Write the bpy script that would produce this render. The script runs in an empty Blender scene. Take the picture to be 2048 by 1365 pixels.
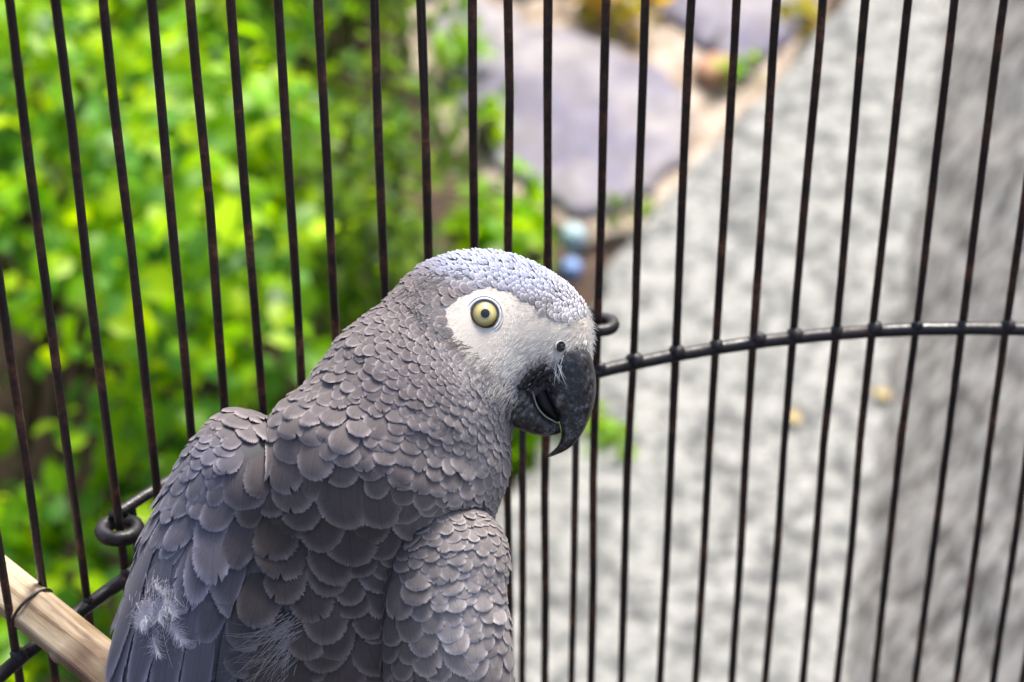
import bpy, math, random
import numpy as np
from mathutils import Vector, Matrix

random.seed(7); rng = np.random.default_rng(7)
sc = bpy.context.scene
COL = sc.collection
R_ = math.radians

# ------------------------------------------------------------------ camera
CAMZ = 2.0
F = 6500.0                                   # focal length in photograph pixels (2048 wide)
PITCH = R_(43.3317)
cam_d = bpy.data.cameras.new('camera'); cam = bpy.data.objects.new('camera', cam_d); COL.objects.link(cam)
cam.location = (0, 0, CAMZ); cam.rotation_euler = (math.pi/2 - PITCH, 0, 0)
cam_d.sensor_width = 36.0; cam_d.lens = F/2048*36.0
cam_d.clip_start = 0.01; cam_d.clip_end = 2000
cam_d.dof.use_dof = True; cam_d.dof.focus_distance = 0.945; cam_d.dof.aperture_fstop = 15.5
cam_d.dof.aperture_blades = 7
sc.camera = cam

# ------------------------------------------------------------------ sky and sun
SUN_EL, SUN_AZ = 55.0, 20.0                  # azimuth measured clockwise from +Y (straight ahead)
w = bpy.data.worlds.new('World'); sc.world = w; w.use_nodes = True
nt = w.node_tree; nt.nodes.clear()
sky = nt.nodes.new('ShaderNodeTexSky'); sky.sky_type = 'NISHITA'; sky.sun_disc = False
sky.sun_elevation = R_(SUN_EL); sky.sun_rotation = R_(SUN_AZ); sky.dust_density = 4.0; sky.ozone_density = 0.7
bg = nt.nodes.new('ShaderNodeBackground'); bg.inputs[1].default_value = 0.145
wo = nt.nodes.new('ShaderNodeOutputWorld')
nt.links.new(sky.outputs[0], bg.inputs[0]); nt.links.new(bg.outputs[0], wo.inputs[0])
sd = bpy.data.lights.new('sun', 'SUN'); sun = bpy.data.objects.new('sun', sd); COL.objects.link(sun)
sd.energy = 3.9; sd.angle = R_(18); sd.color = (1.0, 0.96, 0.9)
sdir = Vector((math.sin(R_(SUN_AZ))*math.cos(R_(SUN_EL)), math.cos(R_(SUN_AZ))*math.cos(R_(SUN_EL)), math.sin(R_(SUN_EL))))
sun.rotation_euler = (-sdir).to_track_quat('-Z', 'Y').to_euler(); sun.location = sdir*6

vs = sc.view_settings
vs.view_transform = 'Standard'; vs.look = 'None'; vs.gamma = 1.0; vs.use_curve_mapping = False
vs.exposure = 1.06
sc.cycles.use_denoising = True
sc.cycles.max_bounces = 8; sc.cycles.transparent_max_bounces = 8
sc.cycles.sample_clamp_indirect = 6.0

FWD = np.array([0, math.cos(PITCH), -math.sin(PITCH)]); UP = np.array([0, math.sin(PITCH), math.cos(PITCH)]); RT = np.array([1.0, 0, 0])
def ray(px, py):
    return FWD + RT*(px-1024)/F + UP*(682.5-py)/F
def on_z(px, py, z=0.0):
    d = ray(px, py); return np.array([0, 0, CAMZ]) + d*((z-CAMZ)/d[2])

# ------------------------------------------------------------------ helpers
def obj(name, verts, faces, mat=None, parent=None, smooth=True, colors=None, uvs=None, loc=None):
    me = bpy.data.meshes.new(name)
    verts = np.asarray(verts, dtype=float)
    if isinstance(faces, np.ndarray): faces = faces.tolist()
    me.from_pydata(verts.tolist(), [], faces)
    if smooth: me.polygons.foreach_set('use_smooth', [True]*len(me.polygons))
    if colors is not None:
        a = me.attributes.new('col', 'FLOAT_COLOR', 'POINT')
        c = np.ones((len(verts), 4)); c[:, :3] = colors; a.data.foreach_set('color', c.ravel())
    if uvs is not None:
        a = me.attributes.new('fuv', 'FLOAT_VECTOR', 'POINT')
        c = np.zeros((len(verts), 3)); c[:, :uvs.shape[1]] = uvs; a.data.foreach_set('vector', c.ravel())
    if mat: me.materials.append(mat)
    me.update()
    o = bpy.data.objects.new(name, me); COL.objects.link(o)
    if parent: o.parent = parent
    if loc is not None: o.location = loc
    return o
def link_copy(o, parent=None, loc=None, rz=None):
    c = o.copy(); COL.objects.link(c)
    if parent: c.parent = parent
    if loc is not None: c.location = loc
    if rz is not None: c.rotation_euler = (0, 0, rz)
    return c
def thing(name, label, cat, loc=(0, 0, 0), group=None):
    e = bpy.data.objects.new(name, None); COL.objects.link(e); e.location = loc; e.empty_display_size = 0.05
    return tag(e, label, cat, group)
def tag(o, label, cat=None, group=None, kind=None):
    o['label'] = label
    if cat: o['category'] = cat
    if group: o['group'] = group
    if kind: o['kind'] = kind
    return o
def tube(path, rad, n=8, closed=False, cap=True):
    path = np.asarray(path, float); m = len(path)
    rad = np.broadcast_to(np.asarray(rad, float), (m,))
    if closed: tan = np.roll(path, -1, 0) - np.roll(path, 1, 0)
    else: tan = np.gradient(path, axis=0)
    tan /= np.linalg.norm(tan, axis=1)[:, None]
    ref = np.array([0, 0, 1.0]) if abs(tan[0][2]) < 0.9 else np.array([1.0, 0, 0])
    V = []; 
    a = np.cross(tan[0], ref); a /= np.linalg.norm(a)
    for i in range(m):
        a = a - tan[i]*(a@tan[i]); a /= np.linalg.norm(a); b = np.cross(tan[i], a)
        for k in range(n):
            t = 2*math.pi*k/n; V.append(path[i] + rad[i]*(a*math.cos(t) + b*math.sin(t)))
    Fc = []
    for i in range(m if closed else m-1):
        j = (i+1) % m
        for k in range(n):
            l = (k+1) % n; Fc.append((i*n+k, i*n+l, j*n+l, j*n+k))
    if cap and not closed:
        Fc.append(tuple(range(n))[::-1]); Fc.append(tuple((m-1)*n+k for k in range(n)))
    return np.array(V), Fc
def merge(parts):
    V = []; Fc = []; o = 0
    for v, f in parts:
        V.append(v); Fc += [tuple(int(i)+o for i in q) for q in f]; o += len(v)
    return np.vstack(V), Fc

class NT:
    def __init__(s, name):
        s.m = bpy.data.materials.new(name); s.m.use_nodes = True; s.t = s.m.node_tree; s.t.nodes.clear()
        s.out = s.t.nodes.new('ShaderNodeOutputMaterial')
    def n(s, typ, ins=None, **kw):
        nd = s.t.nodes.new('ShaderNode'+typ)
        for k, v in kw.items(): setattr(nd, k, v)
        for k, v in (ins or {}).items():
            if isinstance(v, bpy.types.NodeSocket): s.t.links.new(v, nd.inputs[k])
            else: nd.inputs[k].default_value = v
        return nd
    def mix(s, f, a, b, blend='MIX'):
        nd = s.t.nodes.new('ShaderNodeMix'); nd.data_type = 'RGBA'; nd.blend_type = blend
        for i, v in ((0, f), (6, a), (7, b)):
            if isinstance(v, bpy.types.NodeSocket): s.t.links.new(v, nd.inputs[i])
            else: nd.inputs[i].default_value = v if i == 0 else (*v, 1)[:4]
        return nd.outputs[2]
    def math(s, op, a, b=0.0, clamp=False):
        nd = s.t.nodes.new('ShaderNodeMath'); nd.operation = op; nd.use_clamp = clamp
        for i, v in ((0, a), (1, b)):
            if isinstance(v, bpy.types.NodeSocket): s.t.links.new(v, nd.inputs[i])
            else: nd.inputs[i].default_value = v
        return nd.outputs[0]
    def ramp(s, fac, stops):
        nd = s.t.nodes.new('ShaderNodeValToRGB'); s.t.links.new(fac, nd.inputs[0]); e = nd.color_ramp.elements
        while len(e) < len(stops): e.new(0.5)
        for q, (p, c) in zip(e, stops):
            q.position = p; q.color = (*c, 1) if len(c) == 3 else c
        return nd.outputs[0]
    def noise(s, scale, detail=4, rough=0.55, vec=None, dim='3D'):
        nd = s.n('TexNoise', {'Scale': scale, 'Detail': detail, 'Roughness': rough})
        if vec is not None: s.t.links.new(vec, nd.inputs['Vector'])
        return nd.outputs['Fac']
    def obj(s): return s.n('TexCoord').outputs['Object']
    def pos(s): return s.n('NewGeometry').outputs['Position']
    def attr(s, name): return s.n('Attribute', attribute_name=name)
    def bump(s, h, strength=0.3, dist=0.002):
        return s.n('Bump', {'Height': h, 'Strength': strength, 'Distance': dist}).outputs[0]
    def bsdf(s, color, rough=0.6, normal=None, **kw):
        b = s.n('BsdfPrincipled', {'Base Color': color if isinstance(color, bpy.types.NodeSocket) else (*color, 1), 'Roughness': rough})
        for k, v in kw.items():
            k = k.replace('_', ' ')
            if isinstance(v, bpy.types.NodeSocket): s.t.links.new(v, b.inputs[k])
            else: b.inputs[k].default_value = v
        if normal is not None: s.t.links.new(normal, b.inputs['Normal'])
        return b.outputs[0]
    def done(s, shader): s.t.links.new(shader, s.out.inputs[0]); return s.m

# ------------------------------------------------------------------ materials
def m_simple(name, col, rough=0.6, var=0.25, scale=40, **kw):
    t = NT(name); p = t.obj(); f = t.noise(scale, 5, 0.6, p)
    c = t.mix(t.math('MULTIPLY', f, 1.0), [x*(1-var) for x in col], [min(1, x*(1+var)) for x in col])
    return t.done(t.bsdf(c, rough, t.bump(f, 0.2, 0.001), **kw))
def m_iron():
    t = NT('rusty_iron'); p = t.pos()
    a = t.noise(55, 5, 0.65, p); b = t.noise(420, 3, 0.6, p)
    k = t.math('ADD', t.math('MULTIPLY', a, 0.75), t.math('MULTIPLY', b, 0.3))
    c = t.ramp(k, [(0.42, (0.009, 0.008, 0.009)), (0.52, (0.020, 0.013, 0.012)), (0.60, (0.075, 0.030, 0.017)), (0.72, (0.20, 0.09, 0.05))])
    r = t.ramp(k, [(0.42, (0.38,)*3), (0.62, (0.75,)*3)])
    return t.done(t.bsdf(c, r, t.bump(b, 0.5, 0.0005), Specular_IOR_Level=0.55))
def m_steel():
    t = NT('dark_steel'); p = t.pos(); a = t.noise(70, 5, 0.65, p); b = t.noise(420, 3, 0.6, p); k = t.math('ADD', t.math('MULTIPLY', a, 0.75), t.math('MULTIPLY', b, 0.3))
    c = t.ramp(k, [(0.45, (0.010, 0.010, 0.012)), (0.62, (0.022, 0.017, 0.018)), (0.74, (0.075, 0.034, 0.022))])
    return t.done(t.bsdf(c, t.ramp(k, [(0.42, (0.30,)*3), (0.66, (0.6,)*3)]), t.bump(b, 0.5, 0.0005), Specular_IOR_Level=0.45))
def m_concrete():
    t = NT('rough_concrete'); p = t.pos()
    big = t.noise(5, 4, 0.6, p); mid = t.noise(52, 8, 0.72, p); fine = t.noise(150, 4, 0.65, p)
    vo = t.n('TexVoronoi', {'Scale': 70.0, 'Vector': p}).outputs['Distance']
    c = t.ramp(mid, [(0.40, (0.07, 0.073, 0.073)), (0.48, (0.20, 0.20, 0.192)), (0.58, (0.37, 0.365, 0.345))])
    c = t.mix(t.math('MULTIPLY', t.ramp(fine, [(0.38, (1,)*3), (0.5, (0,)*3)]), 0.55), c, (0.12, 0.13, 0.128))
    c = t.mix(t.math('MULTIPLY', t.ramp(big, [(0.4, (0,)*3), (0.65, (1,)*3)]), 0.3), c, (0.24, 0.25, 0.24))
    h = t.math('ADD', t.math('MULTIPLY', mid, 1.0), t.math('MULTIPLY', vo, 0.5))
    return t.done(t.bsdf(c, 0.85, t.bump(h, 0.7, 0.01)))
def m_wallconc():
    t = NT('weathered_concrete_wall'); p = t.pos()
    mp = t.n('Mapping', {'Vector': p, 'Scale': (1, 0.8, 0.5)}).outputs[0]
    mid = t.noise(58, 8, 0.72, mp); big = t.noise(7, 3, 0.6, p)
    c = t.ramp(mid, [(0.42, (0.04, 0.039, 0.04)), (0.48, (0.20, 0.19, 0.182)), (0.55, (0.46, 0.44, 0.42))])
    c = t.mix(t.math('MULTIPLY', big, 0.5), c, (0.24, 0.21, 0.185))
    return t.done(t.bsdf(c, 0.9, t.bump(mid, 0.8, 0.012)))
def m_slate():
    t = NT('purple_slate'); p = t.pos()
    a = t.noise(8, 6, 0.68, p); b = t.noise(38, 5, 0.66, p)
    c = t.ramp(a, [(0.40, (0.078, 0.071, 0.125)), (0.48, (0.135, 0.125, 0.17)), (0.60, (0.235, 0.215, 0.22))])
    c = t.mix(t.math('MULTIPLY', t.ramp(b, [(0.42, (1,)*3), (0.55, (0,)*3)]), 0.6), c, (0.10, 0.088, 0.10))
    return t.done(t.bsdf(c, 0.7, t.bump(b, 0.4, 0.006)))
def m_soil():
    t = NT('brown_soil'); p = t.pos()
    a = t.noise(14, 5, 0.65, p); b = t.noise(120, 4, 0.7, p)
    c = t.ramp(a, [(0.3, (0.030, 0.019, 0.013)), (0.5, (0.085, 0.054, 0.038)), (0.7, (0.20, 0.135, 0.10))])
    c = t.mix(t.math('MULTIPLY', b, 0.5), c, (0.12, 0.07, 0.05))
    return t.done(t.bsdf(c, 0.95, t.bump(t.math('ADD', a, b), 0.8, 0.02)))
def m_leaf():
    t = NT('leaf_green'); c = t.attr('col').outputs['Color']; p = t.pos()
    f = t.noise(60, 3, 0.5, p)
    c2 = t.mix(t.math('MULTIPLY', f, 0.5), c, t.mix(1.0, c, (0.55, 0.7, 0.5), 'MULTIPLY'))
    b = t.bsdf(c2, 0.42, None, Specular_IOR_Level=0.25)
    tr = t.n('BsdfTranslucent', {'Color': t.mix(1.0, c, (2.4, 2.2, 0.5), 'MULTIPLY')}).outputs[0]
    mx = t.n('MixShader', {0: 0.42, 1: b, 2: tr}).outputs[0]
    return t.done(mx)
def m_wood():
    t = NT('pale_peeled_wood'); p = t.obj()
    mp = t.n('Mapping', {'Vector': p, 'Scale': (1.0, 9.0, 9.0)}).outputs[0]
    a = t.noise(24, 5, 0.65, mp); b = t.noise(22, 3, 0.5, p)
    c = t.ramp(a, [(0.30, (0.15, 0.085, 0.042)), (0.44, (0.36, 0.26, 0.155)), (0.64, (0.53, 0.42, 0.29))])
    c = t.mix(t.ramp(b, [(0.62, (0,)*3), (0.72, (0.8,)*3)]), c, (0.10, 0.045, 0.02))
    return t.done(t.bsdf(c, 0.55, t.bump(a, 0.4, 0.001)))
def m_feather():
    t = NT('feather'); c = t.attr('col').outputs['Color']
    sx = t.n('SeparateXYZ', {0: t.attr('fuv').outputs['Vector']})
    x, v, sd_ = sx.outputs[0], sx.outputs[1], sx.outputs[2]   # x across (1 = widest half width), v along 0..1, sd_ random per feather
    ax = t.math('ABSOLUTE', x); vt = t.math('MULTIPLY', t.math('SUBTRACT', v, 0.55), 2.22)
    vtp = t.math('MAXIMUM', vt, 0.0)
    rho = t.math('SQRT', t.math('ADD', t.math('MULTIPLY', x, x), t.math('MULTIPLY', vtp, vtp)))      # 1 at the outline
    ang = t.math('ARCTAN2', x, t.math('ADD', vtp, 0.25))
    cv = t.n('CombineXYZ', {0: t.math('MULTIPLY', ang, 19.0), 1: t.math('MULTIPLY', sd_, 97.0), 2: t.math('MULTIPLY', rho, 0.8)}).outputs[0]
    tooth = t.noise(1.6, 4, 0.75, cv)
    cv2 = t.n('CombineXYZ', {0: t.math('MULTIPLY', ang, 40.0), 1: t.math('MULTIPLY', sd_, 53.0), 2: t.math('MULTIPLY', rho, 1.5)}).outputs[0]
    barb = t.noise(1.0, 3, 0.6, cv2)
    mot = t.noise(900, 3, 0.6, t.pos())
    rim = t.math('POWER', t.math('MULTIPLY', t.math('SUBTRACT', t.math('ADD', rho, t.math('MULTIPLY', t.math('SUBTRACT', tooth, 0.5), 0.25)), 0.50, True), 2.0, True), 1.9)
    rim = t.math('MULTIPLY', rim, t.math('MULTIPLY', t.math('SUBTRACT', v, 0.30, True), 2.2, True))
    shaft = t.math('MULTIPLY', t.math('SUBTRACT', 0.035, ax, True), 14.0, True)
    pale = t.mix(1.0, t.mix(1.0, c, (3.0, 2.98, 3.0), 'MULTIPLY'), (0.085, 0.080, 0.082), 'ADD')
    col = t.mix(rim, c, pale)
    col = t.mix(t.math('MULTIPLY', t.ramp(barb, [(0.42, (1,)*3), (0.58, (0,)*3)]), 0.35), col, t.mix(1.0, col, (0.5, 0.48, 0.48), 'MULTIPLY'))
    col = t.mix(t.math('MULTIPLY', mot, 0.4), col, t.mix(1.0, col, (0.65, 0.63, 0.63), 'MULTIPLY'))
    col = t.mix(shaft, col, t.mix(1.0, col, (0.45, 0.43, 0.43), 'MULTIPLY'))
    b = t.bsdf(col, 0.7, t.bump(barb, 0.35, 0.0005), Specular_IOR_Level=0.2, Sheen_Weight=0.12, Sheen_Roughness=0.5)
    # ragged fringe and a split in some feathers
    cut = t.math('GREATER_THAN', t.math('ADD', rho, t.math('MULTIPLY', tooth, -0.52)), 0.66)
    s1 = t.math('FRACT', t.math('MULTIPLY', sd_, 13.7)); s2 = t.math('SUBTRACT', t.math('MULTIPLY', t.math('FRACT', t.math('MULTIPLY', sd_, 31.3)), 2.0), 1.0)
    gap = t.math('LESS_THAN', t.math('ABSOLUTE', t.math('SUBTRACT', ang, s2)), t.math('MULTIPLY', t.math('SUBTRACT', rho, 0.62, True), 0.30))
    gap = t.math('MULTIPLY', gap, t.math('GREATER_THAN', s1, 0.62))
    cut = t.math('MAXIMUM', cut, gap)
    tr = t.n('BsdfTransparent').outputs[0]
    return t.done(t.n('MixShader', {0: cut, 1: b, 2: tr}).outputs[0])
def m_down(name, col):
    t = NT(name); b = t.bsdf(col, 0.7, None, Specular_IOR_Level=0.2)
    tr = t.n('BsdfTranslucent', {'Color': (*col, 1)}).outputs[0]
    return t.done(t.n('MixShader', {0: 0.35, 1: b, 2: tr}).outputs[0])
def m_hair():
    t = NT('face_hair_graded'); c = t.attr('col').outputs['Color']; b = t.bsdf(c, 0.7, None, Specular_IOR_Level=0.2)
    tr = t.n('BsdfTranslucent', {'Color': c}).outputs[0]
    return t.done(t.n('MixShader', {0: 0.3, 1: b, 2: tr}).outputs[0])
def m_body():
    t = NT('bird_skin'); c = t.attr('col').outputs['Color']; f = t.noise(700, 4, 0.6, t.pos())
    c = t.mix(t.math('MULTIPLY', f, 0.35), c, t.mix(1.0, c, (0.7, 0.66, 0.62), 'MULTIPLY'))
    return t.done(t.bsdf(c, 0.75, t.bump(f, 0.12, 0.0004), Subsurface_Weight=0.08, Subsurface_Radius=(0.004, 0.002, 0.001), Subsurface_Scale=0.5))
def m_beak():
    t = NT('black_horn'); p = t.pos()
    a = t.noise(520, 7, 0.76, p); b = t.noise(150, 4, 0.6, p)
    sc_ = t.n('TexNoise', {'Scale': 260.0, 'Detail': 3.0, 'Distortion': 1.5, 'Vector': p}).outputs['Fac']
    k = t.math('ADD', t.math('MULTIPLY', a, 0.7), t.math('MULTIPLY', b, 0.35))
    c = t.ramp(k, [(0.46, (0.008, 0.008, 0.010)), (0.55, (0.030, 0.030, 0.033)), (0.66, (0.20, 0.198, 0.20))])
    return t.done(t.bsdf(c, t.ramp(k, [(0.45, (0.26,)*3), (0.65, (0.65,)*3)]), t.bump(sc_, 0.25, 0.0004), Specular_IOR_Level=0.5))
def m_sand():
    t = NT('beige_grit'); p = t.pos(); a = t.noise(30, 6, 0.7, p)
    c = t.ramp(a, [(0.36, (0.12, 0.085, 0.06)), (0.48, (0.27, 0.215, 0.165)), (0.60, (0.42, 0.35, 0.29))])
    return t.done(t.bsdf(c, 0.95, t.bump(a, 0.7, 0.01)))
M = dict(iron=m_iron(), steel=m_steel(), sand=m_sand(), conc=m_concrete(), wall=m_wallconc(), slate=m_slate(), soil=m_soil(), leaf=m_leaf(), wood=m_wood(), feather=m_feather(),
         down=m_down('white_down', (0.62, 0.60, 0.66)), hair=m_down('face_hair', (0.80, 0.78, 0.75)), skin=m_body(), beak=m_beak(),
         blue=m_simple('blue_plastic', (0.13, 0.22, 0.45), 0.5), pale_blue=m_simple('pale_blue_plastic', (0.30, 0.42, 0.47), 0.6),
         brick=m_simple('orange_brick', (0.36, 0.19, 0.12), 0.9, 0.35), dry=m_simple('dry_leaf', (0.38, 0.29, 0.12), 0.7, 0.35, 200),
         stem=m_simple('brown_stem', (0.09, 0.06, 0.03), 0.8, 0.4), scaly=m_simple('grey_scaly_skin', (0.12, 0.12, 0.125), 0.7, 0.4, 500),
         red=m_simple('red_tail', (0.42, 0.02, 0.02), 0.6), tray=m_simple('dark_tray', (0.03, 0.026, 0.024), 0.6),
         mouth=m_simple('dark_mouth', (0.012, 0.009, 0.009), 0.6, 0.3, 200))

# ------------------------------------------------------------------ setting: ground, path, pavement
def sheet(name, mat, x0, x1, y0, y1, z, nx=40, ny=40, amp=0.0, fx=1.0):
    xs = np.linspace(x0, x1, nx); ys = np.linspace(y0, y1, ny)
    X, Y = np.meshgrid(xs, ys); Z = z + amp*(np.sin(X*9.1*fx+1)*np.cos(Y*7.3*fx)+0.5*np.sin(X*23*fx+Y*17*fx))
    V = np.c_[X.ravel(), Y.ravel(), Z.ravel()]
    Fc = [(j*nx+i, j*nx+i+1, (j+1)*nx+i+1, (j+1)*nx+i) for j in range(ny-1) for i in range(nx-1)]
    return obj(name, V, Fc, mat)
g = sheet('ground', M['soil'], -60, 60, -30, 120, -0.012, 3, 3); tag(g, 'bare brown soil around the path and the hedge', kind='structure')
g2 = sheet('soil_bed', M['soil'], -1.6, 1.6, 0.9, 5.2, 0.0, 110, 140, 0.006, 1.0); tag(g2, 'uneven brown soil bed with crumbs under the hedge', kind='structure')

def slab(name, poly, z0, z1, mat, parent=None, jitter=0.004, bev=0.010, sub=5):
    """a flat stone with an irregular bevelled outline, from its corner points in the ground plane"""
    P = []
    n = len(poly)
    for i in range(n):
        a = np.array(poly[i][:2]); b = np.array(poly[(i+1) % n][:2])
        for k in range(sub): P.append(a + (b-a)*k/sub + rng.normal(0, jitter, 2))
    P = np.array(P); c = P.mean(0); m = len(P)
    d = c - P; d /= np.linalg.norm(d, axis=1)[:, None]
    rings = [np.c_[P, np.full(m, z0)], np.c_[P, np.full(m, z1-bev*0.8)], np.c_[P+d*bev*0.4, np.full(m, z1-bev*0.2)], np.c_[P+d*bev*1.3, np.full(m, z1)+rng.normal(0, 0.0006, m)]]
    V = np.vstack(rings + [np.array([[c[0], c[1], z1]])])
    Fc = []
    for r in range(3):
        for k in range(m):
            l = (k+1) % m; Fc.append((r*m+k, r*m+l, (r+1)*m+l, (r+1)*m+k))
    for k in range(m): Fc.append((3*m+k, 3*m+(k+1) % m, 4*m))
    return obj(name, V, Fc, mat, parent)
path = thing('path', 'path of purplish grey flagstones beyond the cage', None); path['kind'] = 'structure'
del path['label']; path['label'] = 'path of purplish grey flagstones running behind the cage'
ZS = 0.020
stones = [[(850, 30), (905, 200), (1010, 330), (1150, 420), (1215, 418), (1300, 375), (1372, 300), (1382, 215), (1330, 130), (1200, 78), (1040, 25), (930, -20)],
          [(1310, -60), (1330, 25), (1395, 80), (1450, 150), (1500, 150), (1580, 70), (1660, -40), (1560, -140), (1400, -140)],
          [(700, -190), (740, -20), (830, 10), (930, -50), (1050, -10), (1130, -40), (1110, -230), (900, -280)],
          [(1160, -260), (1180, -60), (1270, -50), (1300, -120), (1390, -180), (1500, -260), (1380, -380)],
          [(560, -330), (660, -130), (690, -210), (860, -300), (800, -470)]]
for s in stones:
    slab('flagstone', [on_z(x, y, ZS) for x, y in s], -0.02, ZS, M['slate'], path)
slab('sand_bed', [on_z(x, y, 0.008) for x, y in [(1195, 500), (1090, 440), (960, 360), (850, 210), (800, 60), (640, -200), (640, -420), (1400, -480), (1760, -160), (1600, 110), (1410, 310), (1310, 425)]], -0.01, 0.010, M['sand'], path, 0.006, 0.004)
# concrete pavement on the right; its left edge runs away from the camera
edge = [(880, 1500), (935, 1150), (985, 1010), (1060, 930), (1120, 820), (1165, 640), (1215, 520), (1300, 420), (1405, 305), (1500, 205), (1590, 110), (1690, -20), (1900, -300)]
ZP = 0.05
E_ = [on_z(x, y, ZP) for x, y in edge]
E_ = [E_[0]+np.array([-0.08, -0.5, 0])] + E_
Pv = []
for a, b in zip(E_[:-1], E_[1:]):
    for k in range(5): Pv.append((a+(b-a)*k/5)[:2] + np.array([rng.normal(0, 0.0035), 0]))
Pv.append(E_[-1][:2]); Pv = np.array(Pv); m = len(Pv)
nr = 26
V = []; Fc = []
offs = np.r_[[0.0, 0.0, 0.006, 0.02], np.linspace(0.06, 1.7, nr)]
zz = np.r_[[-0.05, ZP-0.012, ZP-0.002, ZP], np.full(nr, ZP)]
for o_, z_ in zip(offs, zz):
    for p in Pv:
        V.append((p[0]+o_, p[1]-0.15*o_, z_ + (0.0015*math.sin(p[0]*40+o_*31)*math.cos(p[1]*27) if o_ > 0.03 else 0)))
K = len(offs)
for r in range(K-1):
    for k in range(m-1): Fc.append((r*m+k, (r+1)*m+k, (r+1)*m+k+1, r*m+k+1))
pv = obj('pavement', V, Fc, M['conc']); tag(pv, 'pale rough concrete pavement with a worn left edge', kind='structure')

# concrete wall along the right side
wa = on_z(1640, 1480, ZP); wb = on_z(1890, -60, ZP)
dirw = (wb-wa)/np.linalg.norm(wb-wa)
wa = wa - dirw*0.6; wb = wb + dirw*1.2
L = np.linalg.norm(wb-wa); nx, nz = 70, 34
nrm = np.array([-dirw[1], dirw[0], 0])       # towards the pavement (left)
H = 0.50
V = []; Fc = []
for j in range(nz+1):
    for i in range(nx+1):
        p = wa + dirw*L*i/nx + np.array([0, 0, H*j/nz - 0.02])
        batter = -0.24*j/nz - 0.10*max(0, j/nz-0.8)**2*25
        V.append(p + nrm*(batter + 0.003*math.sin(i*1.7+j*0.9) + rng.normal(0, 0.0018)))
for j in range(nz):
    for i in range(nx): Fc.append((j*(nx+1)+i, j*(nx+1)+i+1, (j+1)*(nx+1)+i+1, (j+1)*(nx+1)+i))
b0 = len(V)
for i in range(nx+1):
    p = wa + dirw*L*i/nx + np.array([0, 0, H-0.02]); V.append(p - nrm*0.75)
for i in range(nx+1):
    p = wa + dirw*L*i/nx; V.append(p - nrm*0.75)
t0 = nz*(nx+1)
for i in range(nx):
    Fc.append((t0+i, t0+i+1, b0+i+1, b0+i)); Fc.append((b0+i, b0+i+1, b0+nx+2+i, b0+nx+1+i))
Fc.append(tuple([j*(nx+1) for j in range(nz+1)] + [b0, b0+nx+1])); Fc.append(tuple([j*(nx+1)+nx for j in range(nz+1)][::-1] + [b0+2*nx+1, b0+nx]))
wl = obj('concrete_wall', V, Fc, M['wall']); tag(wl, 'low weathered grey concrete wall along the right edge of the pavement', 'wall')

# ------------------------------------------------------------------ plants
LEAFV = np.array([(0, 0, 0), (-.5, .32, .10), (0, .34, 0), (.5, .32, .10), (-.46, .66, .07), (0, .68, -.03), (.46, .66, .07), (0, 1.0, -.14)])
LEAFF = [(0, 2, 1), (0, 3, 2), (1, 2, 5, 4), (2, 3, 6, 5), (4, 5, 7), (5, 6, 7)]
def leaves(pos, nor, size, colr, aspect=0.62, spread=0.7):
    n = len(pos)
    d = nor + rng.normal(0, spread, (n, 3)); d /= np.linalg.norm(d, axis=1)[:, None]     # leaf face normal
    a = rng.normal(0, 1, (n, 3)); a -= d*(a*d).sum(1)[:, None]; a /= np.linalg.norm(a, axis=1)[:, None]
    b = np.cross(a, d)
    sz = size*np.exp(rng.normal(0, 0.25, n))
    V = pos[:, None, :] + (a[:, None, :]*LEAFV[None, :, 1, None] + b[:, None, :]*LEAFV[None, :, 0, None]*aspect + d[:, None, :]*LEAFV[None, :, 2, None])*sz[:, None, None]
    base = (np.arange(n)*8)
    Fc = [tuple(int(q+o) for q in f) for o in base for f in LEAFF]
    C = np.repeat(colr, 8, axis=0)
    return V.reshape(-1, 3), Fc, C
def greens(n, kind):
    pal = {'lime': [(.23, .38, .001), (.17, .34, .001), (.30, .44, .002), (.12, .27, .003), (.05, .14, .008), (.12, .28, .05)],
           'fine': [(.11, .20, .012), (.075, .16, .015), (.15, .24, .015), (.04, .09, .015)],
           'weed': [(.17, .34, .002), (.13, .30, .003), (.21, .35, .004)], 'yellow': [(.34, .30, .03), (.25, .26, .03), (.36, .24, .04)]}[kind]
    pal = np.array(pal); c = pal[rng.integers(0, len(pal), n)]
    return c*np.exp(rng.normal(0, 0.16, (n, 1)))
def bush(name, label, cat, clumps, per, size, kind, base, group=None, aspect=0.62, spread=0.7):
    """clumps: (x, y, z, r); leaves sit on and inside each clump; stems run from the base to each clump"""
    e = thing(name, label, cat, base, group); base = np.array(base, float)
    P = []; N = []
    for (x, y, z, r) in clumps:
        n = int(per*(r/0.1)**2)
        d = rng.normal(0, 1, (n, 3)); d /= np.linalg.norm(d, axis=1)[:, None]
        rr = r*np.clip(1 - np.abs(rng.normal(0, 0.22, n)), 0.3, 1.05)
        p = np.array([x, y, z]) + d*rr[:, None]; ok = p[:, 2] > 0.01
        P.append(p[ok]); nn = d*0.7 + np.array([0, -0.1, 0.8]); N.append(nn[ok])
    P = np.vstack(P); N = np.vstack(N)
    V, Fc, C = leaves(P, N, size, greens(len(P), kind), aspect, spread)
    obj('crown', V - base, Fc, M['leaf'], e, True, C)
    for (x, y, z, r) in clumps:
        c = np.array([x, y, z]); b = np.array([x*0.7+base[0]*0.3, y*0.7+base[1]*0.3, 0.0])
        mid = (b+c)/2 + rng.normal(0, 0.02, 3)
        pth = np.array([b*(1-t)**2 + 2*mid*t*(1-t) + c*t*t for t in np.linspace(0, 1, 6)])
        v, f = tube(pth, np.linspace(0.005, 0.0025, 6), 5); obj('stem', v - base, f, M['stem'], e)
    return e
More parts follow.
